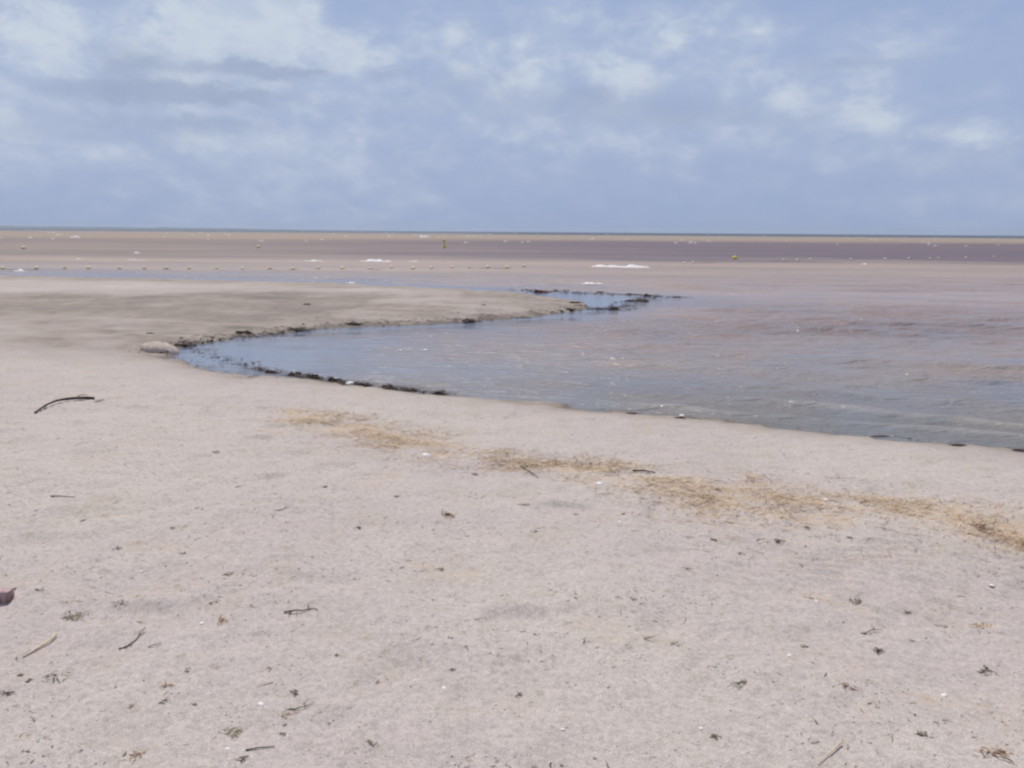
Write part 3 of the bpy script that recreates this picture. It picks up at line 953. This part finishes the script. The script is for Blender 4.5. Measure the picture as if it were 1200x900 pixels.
def twig(px, py, wpx, label, fork=True, tone=.42):
    p = ground(px, py)
    L = wpx / ppm(p)
    rr = random.Random(int(px * 5 + py))
    mb = MB()
    q = Vector((-L / 2, -L * .25, .004))
    d = rr.uniform(.1, .5)
    ps = []
    for k in range(7):
        ps.append(q.copy())
        d += rr.uniform(-.6, .5)
        q = q + Vector((math.cos(d), math.sin(d) * 1.4, rr.uniform(-.2, .3))) * L / 6
        q.z = max(q.z, .003)
    r0 = max(.0022, L * .026)
    mb.tube(ps, [r0 * (1.1 - .12 * i) for i in range(7)], 6, tone)
    if fork:
        b = ps[4]
        mb.tube([b, b + Vector((-.1, .45, .12)) * L * .5, b + Vector((.15, .8, .15)) * L * .5], [r0 * .7, r0 * .5, r0 * .3], 5, tone + .1)
        b = ps[2]
        mb.tube([b, b + Vector((.2, -.5, .02)) * L * .4], [r0 * .6, r0 * .3], 5, tone + .1)
        mb.lump(tuple(ps[1]), r0 * 2.2, r0 * 1.5, int(px), tone - .1, 8, 5, .3)
    o = link('twig', mb.mesh('twig', True), M_DRYTWIG)
    o.location = p
    tag(o, label, 'twig', 'dark twigs scattered on the sand')


def scrap(px, py, wpx, label, mat=None, tone=(.1, .7)):
    p = ground(px, py)
    r = wpx / ppm(p) / 2 * .80
    rr = random.Random(int(px * 11 + py))
    mb = MB()
    mb.lump((rr.uniform(-.4, .2) * r, 0, -r * .05), r * .42, r * .22, int(px), sum(tone) / 2, 9, 5, .45)
    crinkle(mb, (0, 0, .002), 14, r, r * .5, int(px * 3 + py), tone[0], tone[1], max(.0022, r * .12))
    o = link('weed_scrap', mb.mesh('weed_scrap'), mat or M_SCRAP)
    o.location = p
    tag(o, label, 'weed scrap', 'dark weed scraps scattered on the sand')


def tuft(px, py, wpx, label, mat=None, tone=(.2, .9), h=.8, n=18):
    p = ground(px, py)
    r = wpx / ppm(p) / 2
    rr = random.Random(int(px * 13 + py))
    mb = MB()
    lay = rr.uniform(0, 6.28)
    for _ in range(n):
        a = lay + rr.gauss(0, .75) + (math.pi if rr.random() < .3 else 0)
        b = Vector((rr.gauss(0, .42) * r, rr.gauss(0, .42) * r, -.002))
        L = r * rr.uniform(.3, 1.0)
        up = rr.uniform(.05, .75) * h
        ps = [b]
        for k in range(1, 5):
            t = k / 4
            ps.append(b + Vector((math.cos(a) * L * t, math.sin(a) * L * t, L * up * (1.5 * t - 1.1 * t * t))))
        mb.ribbon(ps, max(.0011, r * .036), Vector((-math.sin(a), math.cos(a), .2)), rr.uniform(*tone))
    crinkle(mb, (0, 0, .001), 10, r * .6, r * .3, int(px), tone[0], tone[1] * .6, max(.0016, r * .06))
    o = link('plant_tuft', mb.mesh('plant_tuft'), mat or M_GREEN)
    o.location = p
    tag(o, label, 'plant tuft', 'withered plant tufts on the sand')


twig(332, 598, 20, 'dark forked twig in the left middle of the sand')
twig(356, 714, 38, 'thin dark branched twig on the lower left sand')
twig(353, 829, 30, 'curved dark twig below the black scrap at lower left')
twig(163, 757, 34, 'spindly brown twig level with the pale straw stalk', tone=.5)
twig(744, 622, 13, 'short dark stick lying alone on the right middle sand', False)
twig(182, 758, 12, 'short dark twig right of the spindly brown one', False)
twig(253, 706, 12, 'crooked brown twig above the tan tuft', tone=.5)
twig(1020, 740, 26, 'thin reddish twig among the tufts at the right', tone=.6)
twig(50, 690, 12, 'short dark twig near the brick', True, .3)
for px, py, w, lb in [(116, 469, 14, None)]:
    pass
tuft(117, 470, 14, 'olive plant tuft at the right end of the curved branch')
for a in [(253, 530, 9, 'small paired dark scrap on the upper left sand'), (382, 571, 8, 'dark speck of weed left of the straw band'), (279, 571, 8, 'small dark weed speck near the left middle'),
          (98, 610, 7, 'round dark speck on the far left sand'), (138, 643, 10, 'flat brown scrap on the left sand'), (214, 649, 9, 'brown crumb on the left sand above the tan tufts'),
          (202, 619, 7, 'upright dark crumb on the left sand'), (267, 674, 13, 'pair of flat dark crumbs above the crooked twig'), (18, 690, 6, 'black crumb close beside the brick'),
          (557, 556, 9, 'dark lump under the left end of the straw heap'), (614, 592, 12, 'dark spiky crumb below the straw band'), (674, 603, 8, 'black crumb below the darkest straw heap'),
          (730, 603, 7, 'tiny dark crumb right of the spiky one'), (465, 582, 9, 'dark grey crumb on the middle sand, left'), (517, 667, 11, 'black two part crumb in the middle of the sand'),
          (420, 619, 11, 'thin dark scrap on the middle left sand'), (627, 623, 10, 'grey brown crumb in the middle of the sand'), (914, 634, 14, 'dark green lump below the straw band on the right'),
          (946, 618, 9, 'flat dark crumb just under the straw band on the right'), (995, 630, 8, 'small black crumb right under the straw band'), (838, 634, 16, 'grey twiggy scrap below the straw band'),
          (868, 649, 9, 'brown crumb under the dark green lump'), (943, 758, 10, 'flat black crumb on the lower right sand'), (838, 864, 12, 'reddish black lump at the bottom right of the middle'),
          (1083, 862, 15, 'hooked black scrap at the bottom right'), (345, 813, 16, 'black flat scrap above the curved dark twig'), (24, 792, 9, 'black crumb below the pale straw stalk'),
          (33, 798, 8, 'brown crumb next to the black one below the straw stalk'), (8, 812, 14, 'dark brown scrap at the lower left frame edge'), (228, 826, 5, 'tiny black crumb at the lower left'),
          (394, 768, 6, 'small brown crumb at the left frame edge of the middle'), (530, 785, 7, 'dark crumb on the lower middle sand'), (436, 871, 14, 'grey dark patch of weed at the bottom, left of the middle'),
          (331, 861, 8, 'purple black crumb at the bottom left'), (283, 890, 12, 'brown hooked scrap at the very bottom left'), (1063, 718, 11, 'dark grey lump right of the olive sprig'),
          (186, 412, 3, None)]:
    if a[3]:
        scrap(*a)
scrap(1030, 763, 14, 'tan brown scrap on the right sand', M_TWIG, (.3, .9))
tuft(608, 815, 13, 'little dark green sprig standing alone at the bottom middle', tone=(0, .35), h=1.6, n=16)
tuft(270, 861, 28, 'greenish dry tuft at the bottom left, the greenest one', tone=(.3, 1), h=1.1, n=40)
tuft(160, 886, 26, 'tan and dark tuft cut by the bottom left frame edge', M_STRAW, (.1, .8), .7, 40)
tuft(190, 823, 18, 'dark spiky tuft on the lower left sand', tone=(0, .5))
tuft(155, 828, 12, 'brown tuft left of the dark spiky one', M_STRAW, (.1, .6))
tuft(197, 803, 22, 'flat tan tuft on the lower left sand', M_STRAW, (.2, .8), .4)
tuft(262, 729, 22, 'tan tuft with a dark heart on the left sand', M_STRAW, (.1, .8), .7, 34)
tuft(142, 706, 18, 'flat olive tuft on the left sand', tone=(.2, .8), h=.4)
tuft(82, 722, 30, 'grey green flat tuft below the brick', tone=(.3, .9), h=.35, n=34)
tuft(315, 785, 16, 'small tan tuft on the lower left sand above the black scrap', M_STRAW, (.1, .7), .5)
tuft(219, 785, 16, 'low dark tuft right of the spindly twig', tone=(0, .5), h=.4)
tuft(62, 792, 24, 'thin flat dark tuft right of the black crumbs', tone=(.1, .5), h=.3)
tuft(333, 838, 18, 'olive straw tuft left of the curved dark twig', M_STRAW, (.2, .8), .8)
tuft(522, 603, 28, 'brownish flat tuft on the middle sand below the straw band', M_STRAW, (0, .6), .4, 34)
tuft(1003, 704, 20, 'olive upright sprig on the right sand', tone=(.1, .6), h=1.2)
tuft(805, 666, 14, 'yellow green tuft on the middle right sand', tone=(.4, 1), h=.6)
tuft(870, 802, 22, 'dark low tuft on the lower right sand', tone=(0, .5), h=.6, n=34)
tuft(990, 804, 26, 'flat brown tuft on the lower right sand', M_STRAW, (.1, .7), .4)
tuft(1170, 884, 30, 'brown tuft in the bottom right corner', M_STRAW, (.05, .6), .5, 34)
tuft(1160, 788, 24, 'curled dark ring of weed near the right edge', tone=(0, .5), h=.3, n=34)
tuft(793, 755, 14, 'dark grey sprig on the lower middle sand', tone=(0, .4), h=.9)
tuft(724, 700, 11, 'small upright dark sprig, left of its twin', tone=(0, .5), h=1.1, n=14)
tuft(740, 702, 11, 'small dark sprig, right of its twin', tone=(0, .5), h=.8, n=14)
tuft(948, 700, 24, 'tan faint tuft on the right sand', M_STRAW, (.4, .9), .3)
tuft(1150, 735, 34, 'flat tan tuft near the right edge below the ripples', M_STRAW, (.3, .9), .25, 30)
tuft(445, 800, 16, 'tan flat tuft on the lower middle sand', M_STRAW, (.2, .8), .3)
tuft(1105, 735, 20, 'olive flat tuft right of the dark grey lump', tone=(.2, .8), h=.4)

# straw heaps on the high-water mark that stand out from the loose straw
for px, py, w, t0, t1, lb in [(572, 542, 66, .15, .8, 'tan straw heap at the left middle of the straw band'), (712, 549, 78, .02, .6, 'darkest brown straw heap in the middle of the straw band'),
                              (684, 544, 44, .15, .8, 'small straw heap joined to the left of the darkest one'), (880, 562, 44, .25, .9, 'pale straw heap standing up from the upper edge of the band'),
                              (1150, 622, 110, .15, .85, 'broad tan straw heap by the right frame edge'), (1148, 619, 22, 0, .35, 'small dark olive weed knot in the broad straw heap'),
                              (910, 590, 70, .2, .85, 'reddish straw heap in the right half of the straw band'), (1035, 593, 70, .2, .85, 'flat brown straw heap left of the broad one'),
                              (820, 583, 56, .2, .85, 'loose straw heap between the darkest and the reddish ones'), (1192, 640, 40, .1, .6, 'rust coloured straw strip at the right frame edge')]:
    p = ground(px, py)
    r = w / ppm(p) / 2
    rr = random.Random(px)
    mb = MB()
    for _ in range(int(50 + 1.4 * w)):
        u, v = max(-1, min(1, rr.gauss(0, .38))), max(-1, min(1, rr.gauss(0, .40)))
        b = Vector((u * r, v * r * 2.3, 0))
        b.z = height(p.x + b.x, p.y + b.y) - p.z + .030 * math.exp(-(u * u + v * v) * 3) * rr.random() + .003
        a = rr.gauss(0.1, .8)
        L = rr.uniform(.03, .11)
        ps = []
        for k in range(4):
            ps.append(b.copy())
            a += rr.uniform(-.5, .5)
            b += Vector((math.cos(a), math.sin(a), rr.uniform(-.15, .12))) * L / 3
        mb.ribbon(ps, rr.uniform(.0012, .0028), Vector((-math.sin(a), math.cos(a), rr.uniform(-.6, .6))).normalized(), rr.uniform(t0, t1))
    o = link('straw_heap', mb.mesh('straw_heap'), M_STRAW)
    o.location = p
    tag(o, lb, 'straw heap', 'heaps of dry straw on the high water mark')

# ------------------------------------------------------------------ uncountable litter (stuff)
rr = random.Random(99)


def heights(pts):
    a = np.array(pts)
    return terrain(a[:, 0].copy(), a[:, 1].copy())[0]


pts = []
seg = [(i, math.dist(BAND[i][:2], BAND[i + 1][:2])) for i in range(len(BAND) - 2)]
tot = sum(s for _, s in seg)
while len(pts) < 26000:
    i = rr.choices([s[0] for s in seg], [s[1] for s in seg])[0]
    t = rr.random()
    (x0, y0, w0), (x1, y1, w1) = BAND[i], BAND[i + 1]
    w = (w0 + (w1 - w0) * t) * 1.05
    pts.append((x0 + (x1 - x0) * t + rr.gauss(0, w * .7), y0 + (y1 - y0) * t + rr.gauss(0, w * 1.0)))
A = np.array(pts)
keep = (0.9 * fbm(A[:, 0] * 2.6, A[:, 1] * 4.4, 4) - 0.22 + RNG.normal(0, .62, len(A))) > 0
pts = A[keep]
hz = heights(pts)
mb = MB()
for (x_, y_), z_ in zip(pts, hz):
    a = rr.gauss(0.05, .8)
    L = .02 + rr.expovariate(1 / .035)
    b = Vector((x_, y_, z_ + rr.uniform(.001, .014)))
    ps = []
    for k in range(4):
        ps.append(b.copy())
        a += rr.uniform(-.45, .45)
        b += Vector((math.cos(a), math.sin(a), rr.uniform(-.06, .06))) * L / 3
    mb.ribbon(ps, rr.uniform(.0011, .0030), Vector((-math.sin(a), math.cos(a), rr.uniform(-.5, .5))).normalized(), min(1, max(0, rr.gauss(.60, .32))))
o = link('loose_straw', mb.mesh('loose_straw'), M_STRAW)
tag(o, 'loose dry straw strewn in a long band along the high water mark', 'straw', kind='stuff')

# small scraps over the whole dry sand
pts = []
while len(pts) < 17000:
    y_ = 2.0 + 12 * rr.random() ** 1.5
    x_ = rr.uniform(-1, 1) * (y_ * .68 + .6)
    pts.append((x_, y_))
A = np.array(pts)
keep = (fbm(A[:, 0] * 1.7 + 4, A[:, 1] * 2.2, 4) + RNG.normal(0, .32, len(A)) > 0.25) & (sdist(A[:, 0].copy(), A[:, 1].copy()) > .4)
pts = A[keep]
hz = heights(pts)
mb, mg = MB(), MB()
for i, ((x_, y_), z_) in enumerate(zip(pts, hz)):
    m_ = mb if rr.random() < .55 else mg
    a = rr.uniform(0, 6.28)
    L = rr.expovariate(1 / .012) + .004
    b = Vector((x_, y_, z_ + .002))
    ps = []
    for k in range(3):
        ps.append(b.copy())
        a += rr.uniform(-.9, .9)
        b += Vector((math.cos(a), math.sin(a), rr.uniform(-.1, .35))) * L / 2
        b.z = max(b.z, z_ + .001)
    m_.ribbon(ps, rr.uniform(.0008, .0036), Vector((-math.sin(a), math.cos(a), rr.uniform(-.3, .9))).normalized(), rr.random())
o = link('plant_litter', mb.mesh('plant_litter'), M_DRYTWIG)
tag(o, 'tiny dark plant scraps strewn over the dry sand', 'plant litter', kind='stuff')
o = link('straw_litter', mg.mesh('straw_litter'), M_GREEN)
tag(o, 'tiny olive and tan straw bits strewn over the dry sand', 'straw litter', kind='stuff')

pts = []
while len(pts) < 7500:
    y_ = 2.0 + 7.0 * rr.random() ** 1.7
    pts.append((rr.uniform(-1, 1) * (y_ * .66 + .5), y_))
pts = np.array(pts)
hz = heights(pts)
mb = MB()
for (x_, y_), z_ in zip(pts, hz):
    s = rr.uniform(.0012, .0036) * (1 if rr.random() < .96 else 1.8)
    a = rr.uniform(0, 6.28)
    b = len(mb.v)
    for k in range(4):
        q = a + k * 1.57 + rr.uniform(-.3, .3)
        mb.v.append(Vector((x_ + s * math.cos(q), y_ + s * math.sin(q) * .8, z_ + rr.uniform(0, s))))
        mb.t.append(rr.random())
    mb.v.append(Vector((x_, y_, z_ + s * 1.1)))
    mb.t.append(rr.random())
    for k in range(4):
        mb.f.append((b + k, b + (k + 1) % 4, b + 4))
o = link('shell_grit', mb.mesh('shell_grit'), M_SHELL)
tag(o, 'tiny white shell fragments strewn over the near sand', 'shell grit', kind='stuff')

# dark weed crumbs along the water's edge
mb = MB()


def edge_weed(poly, n, sp, dens=lambda t: 1.0, z=None, size=(.02, .07), h=.02):
    L = [math.dist(poly[i], poly[i + 1]) for i in range(len(poly) - 1)]
    for _ in range(n):
        i = rr.choices(range(len(L)), L)[0]
        t = rr.random()
        if rr.random() > dens(poly[i][0] + (poly[i + 1][0] - poly[i][0]) * t):
            continue
        px = poly[i][0] + (poly[i + 1][0] - poly[i][0]) * t
        py = poly[i][1] + (poly[i + 1][1] - poly[i][1]) * t
        p = at(px, py, WZ if z is None else z)
        p.x += rr.gauss(0, sp)
        p.y += rr.gauss(0, sp)
        zz = max(height(p.x, p.y), WZ + .004)
        c = (p.x, p.y, zz + rr.uniform(0, h))
        s = rr.uniform(*size)
        a = rr.uniform(0, 6.28)
        b = Vector(c)
        ps = []
        for k in range(4):
            ps.append(b.copy())
            a += rr.uniform(-.8, .8)
            b += Vector((math.cos(a), math.sin(a), rr.uniform(-.2, .12))) * s / 3
            b.z = max(b.z, zz)
        mb.ribbon(ps, s * rr.uniform(.1, .22), Vector((-math.sin(a), math.cos(a), rr.uniform(-.4, .4))).normalized(), rr.uniform(.05, 1))


edge_weed([(300, 432), (330, 438), (362, 442), (400, 449.5), (460, 455.5), (522, 462.5)], 1500, .06, z=WZ, h=.035, size=(.025, .085), dens=lambda x_: .35 + .65 * (math.sin(x_ * .11) + .5 * math.sin(x_ * .29) > -.2))
edge_weed([(222, 407), (250, 416), (300, 432)], 170, .11, z=WZ, h=.008, size=(.03, .09))
edge_weed([(150, 410), (175, 415), (205, 420), (235, 431), (300, 444)], 150, .14, z=WZ, size=(.02, .07))
edge_weed([(522, 463), (600, 470), (740, 485), (900, 499), (1100, 519), (1200, 528)], 260, .05, size=(.012, .035))
edge_weed(spit[1:15], 850, .15, size=(.03, .11), dens=lambda x_: .35 + .65 * (math.sin(x_ * .06) > 0))
edge_weed([(230, 399), (420, 379), (600, 366)], 160, .5, size=(.02, .09), z=WZ + .06)
edge_weed([(606, 340), (640, 342), (690, 344), (765, 347), (800, 349)], 420, .25, size=(.05, .18), z=WZ, h=.03)
edge_weed([(690, 361), (718, 362), (745, 352), (768, 347)], 330, .28, size=(.05, .18), z=WZ, h=.02)
edge_weed([(212, 405), (262, 397), (350, 387)], 230, .14, size=(.03, .12), z=WZ + .02, h=.03)
o = link('seaweed_crumbs', mb.mesh('seaweed_crumbs'), M_WEED)
tag(o, 'dark seaweed crumbs washed up along the water edge', 'seaweed', kind='stuff')

# ------------------------------------------------------------------ buoys on the water
ORD = ['first', 'second', 'third', 'fourth', 'fifth', 'sixth', 'seventh', 'eighth', 'ninth', 'tenth', 'eleventh', 'twelfth', 'thirteenth', 'fourteenth', 'fifteenth',
       'sixteenth', 'seventeenth', 'eighteenth', 'nineteenth', 'twentieth', 'twenty first', 'twenty second', 'twenty third', 'twenty fourth', 'twenty fifth']


def float_mesh(r):
    mb = MB()
    mb.lathe((0, 0, r * .35), [(r * .18, -r * 1.15), (r * .2, -r * .95), (r * .62, -r * .72), (r * .93, -r * .3), (r, 0), (r * .93, r * .34), (r * .66, r * .72), (r * .2, r * .94), (r * .18, r * 1.15)], 14, .7)
    return mb.mesh('buoy', True)


fm = float_mesh(0.112)


def put_float(px, py, label, group, mesh, mat):
    p = at(px, py, WZ)
    o = link('buoy', mesh, mat)
    o.location = (p.x, p.y, WZ)
    o.rotation_euler = (R(random.uniform(-14, 14)), R(random.uniform(-14, 14)), random.uniform(0, 6))
    tag(o, label, 'buoy', group)
    return Vector((p.x, p.y, WZ))


line = [(3, 315.5), (43, 315.5), (76, 315.5), (104, 315.3), (140, 315.5), (169, 315.5), (195, 315.5), (222, 315.5), (254, 316), (284, 316), (316, 316), (343, 316), (373, 315.3),
        (401, 315.5), (434, 316), (459, 314.5), (484, 315.5), (505.5, 315), (529.5, 314.5), (550, 314.5), (572, 314), (594, 314.3), (614, 312.8)]
lp = []
for i, (px, py) in enumerate(line):
    lp.append(put_float(px, py, 'small pale float, %s from the left on the near float line' % ORD[i], 'floats on the near float line', fm, M_BUOY))
right = [(802, 309.5), (812, 308.5), (918, 305.5), (934, 305.5), (950, 304.5), (997, 304.5), (1037, 304), (1065, 303.5), (1090, 303.5), (1100, 303), (1132, 302.5), (1165, 301.5)]
fm2 = float_mesh(0.105)
rp = []
for i, (px, py) in enumerate(right):
    rp.append(put_float(px, py, 'small pale float, %s from the left in the far right row' % ORD[i], 'floats of the far right row', fm2, M_BUOY))


def rope(pts, label):
    mb = MB()
    ps = []
    for a, b in zip(pts[:-1], pts[1:]):
        for t in (0, .25, .5, .75):
            q = a.lerp(b, t)
            q.z = WZ + .012 - .03 * math.sin(t * math.pi)
            ps.append(q)
    ps.append(pts[-1] + Vector((0, 0, .012)))
    mb.tube(ps, [.011] * len(ps), 5, .5)
    tag(link('float_rope', mb.mesh('float_rope', True), M_ROPE), label, 'rope')


rope(lp, 'thin rope joining the pale floats of the near float line')
rope(rp, 'thin rope joining the pale floats of the far right row')

# larger yellow marker buoys
for px, py, w, hgt, lb in [(521, 290.5, 4.6, 2.1, 'tall yellow marker buoy far out near the middle'), (28, 292, 4.6, .9, 'round pale yellow marker buoy far out on the left'),
                           (861, 304, 5.6, .95, 'bright yellow round marker buoy far out on the right'), (303, 290.5, 4.5, .8, 'pale far marker buoy left of the middle')]:
    p = at(px, py, WZ)
    r = w / ppm(p) / 2
    e = bpy.data.objects.new('marker_buoy', None)
    COL.objects.link(e)
    e.location = (p.x, p.y, WZ)
    e.rotation_euler = (R(3), R(-4), 0)
    tag(e, lb, 'buoy', 'large marker buoys')
    mt = M_BUOY if px in (303, 28) else M_YELLOW
    mb = MB()
    if hgt > 1.5:
        mb.lathe((0, 0, 0), [(r * .5, -r * .5), (r, -r * .2), (r * 1.05, r * .35), (r * .8, r * .8), (r * .45, r * 1.2), (r * .36, r * 3.2), (r * .3, r * 3.3)], 14, .6)
    else:
        mb.lathe((0, 0, r * .45), [(r * .2, -r * 1.1), (r * .6, -r * .8), (r * .94, -r * .34), (r, 0), (r * .94, r * .34), (r * .76, r * .65), (r * .45, r * .89), (r * .2, r * .98)], 16, .6)
    link('body', mb.mesh('body', True), mt, e)
    mb = MB()
    if hgt > 1.5:
        mb.lathe((0, 0, r * 3.3), [(r * .5, 0), (r * .62, r * .3), (r * .55, r * .8), (r * .15, r * 1.1)], 10, .6)
    else:
        mb.lathe((0, 0, r * 1.42), [(r * .2, 0), (r * .22, r * .12), (r * .1, r * .3)], 8, .2)
    link('top_mark', mb.mesh('top_mark', True), mt, e)


# ------------------------------------------------------------------ breaking crests
def whitecap(px, py, wpx, hpx, label, tone=.85, dmax=9.0):
    p = at(px, py, WZ)
    k = ppm(p)
    L, H = wpx / k, hpx / k
    rr = random.Random(int(px * 17 + py))
    mb = MB()
    n, m = max(14, int(wpx * .7)), 7
    dep = min(dmax, max(.35, min(H * 5, L * .4)))
    ph = [rr.uniform(0, 6.28) for _ in range(4)]
    b = 0
    for i in range(n + 1):
        u = i / n
        env = max(.06, math.sin(math.pi * u) ** .55) * (.65 + .22 * math.sin(u * 9 + ph[0]) + .18 * math.sin(u * 23 + ph[1]) + rr.uniform(-.1, .1))
        for j in range(m):
            v = j / (m - 1)
            x_ = (u - .5) * L + rr.uniform(-.02, .02)
            y_ = (v - .35) * dep * (.4 + .6 * env) + .1 * dep * math.sin(u * 7 + ph[2])
            z_ = H * env * (math.sin(math.pi * min(1, v * 1.02)) ** .8) * rr.uniform(.75, 1.15)
            mb.v.append(Vector((x_, y_, max(z_, 0) - .015)))
            mb.t.append(tone + rr.uniform(-.3, .15) - .5 * (1 - env))
    for i in range(n):
        for j in range(m - 1):
            a = i * m + j
            mb.f.append((a, a + m, a + m + 1, a + 1))
    o = link('foam_crest', mb.mesh('foam_crest', True), M_FOAM)
    o.location = p
    tag(o, label, 'foam', 'white foam crests on the sea')


whitecap(726, 313.0, 70, 4.0, 'long bright white foam crest right of the middle, the largest', .8)
whitecap(440, 306.2, 38, 3.2, 'bright white foam crest left of the middle', .8)
whitecap(694, 332.5, 26, 2.6, 'short foam streak just beyond the spit tip', .8)
whitecap(376, 327, 22, 2.4, 'short foam streak at the far side of the spit', .75)
whitecap(23, 318, 22, 2.5, 'pale foam streak near the left end of the float line', .7)
whitecap(88, 278.5, 11, 2.4, 'small foam crest far out on the left', .9)
whitecap(160, 297, 9, 2.4, 'tiny foam crest between the two left marker buoys', .8)
whitecap(92, 304, 9, 2, 'faint foam crest above the left float line', .6)
whitecap(160, 305, 22, 1.6, 'faint long foam streak above the left float line', .5)
whitecap(497, 278, 12, 2.5, 'small foam crest far out beside the tall yellow buoy', .9)
whitecap(485, 306.5, 11, 2, 'faint foam crest right of the bright left one', .6)
whitecap(368, 306, 30, 1.8, 'faint long foam streak left of the bright left crest', .55)
whitecap(1013, 310, 9, 1.8, 'tiny foam crest on the edge of the dark water at right', .7)
whitecap(410, 331.5, 16, 1.6, 'faint foam line at the far edge of the spit', .6)
whitecap(1040, 499.5, 34, 4.2, 'small yellowish breaking ripple off the near right shore', 0, .07)
whitecap(1110, 503.5, 36, 4.4, 'yellowish breaking ripple nearest the right frame edge', 0, .07)

# the far whitecaps nobody could count
mb = MB()
for _ in range(150):
    y_ = 150 * (12 ** rr.random())
    x_ = rr.uniform(-.66, .66) * y_
    L = rr.uniform(.4, 1.7) * (y_ / 300) ** .6
    H = rr.uniform(.06, .20) * (y_ / 300) ** .5
    b = len(mb.v)
    for i in range(6):
        u = i / 5
        h_ = H * math.sin(math.pi * u) * rr.uniform(.6, 1.2)
        for (dy_, hz_) in ((-.4, -.03), (0, h_), (.5, -.03)):
            mb.v.append(Vector((x_ + (u - .5) * L, y_ + dy_ + rr.uniform(-.1, .1), WZ + hz_)))
            mb.t.append(rr.uniform(0, .7))
    for i in range(5):
        for j in range(2):
            a = b + i * 3 + j
            mb.f.append((a, a + 3, a + 4, a + 1))
o = link('distant_foam', mb.mesh('distant_foam', True), M_FOAM)
tag(o, 'tiny scattered whitecaps far out towards the horizon', 'foam', kind='stuff')

# ------------------------------------------------------------------ sea air
mb = MB()
x0, x1, y0, y1, z0, z1 = -14500, 14500, -900, 14500, WZ - 2.2, 46.0
mb.v = [Vector(q) for q in ((x0, y0, z0), (x1, y0, z0), (x1, y1, z0), (x0, y1, z0), (x0, y0, z1), (x1, y0, z1), (x1, y1, z1), (x0, y1, z1))]
mb.t = [0] * 8
mb.f = [(0, 3, 2, 1), (4, 5, 6, 7), (0, 1, 5, 4), (1, 2, 6, 5), (2, 3, 7, 6), (3, 0, 4, 7)]
hm = bpy.data.materials.new('haze')
hm.use_nodes = True
H = NT(hm.node_tree)
H.n.clear()
pv = H.node('ShaderNodeVolumePrincipled')
pv.inputs['Color'].default_value = (0.80, 0.88, 1.0, 1)
pv.inputs['Density'].default_value = 0.00009
pv.inputs['Anisotropy'].default_value = 0.3
ho = H.node('ShaderNodeOutputMaterial')
H.l.new(pv.outputs[0], ho.inputs['Volume'])
tag(link('haze', mb.mesh('haze'), hm), kind='stuff')
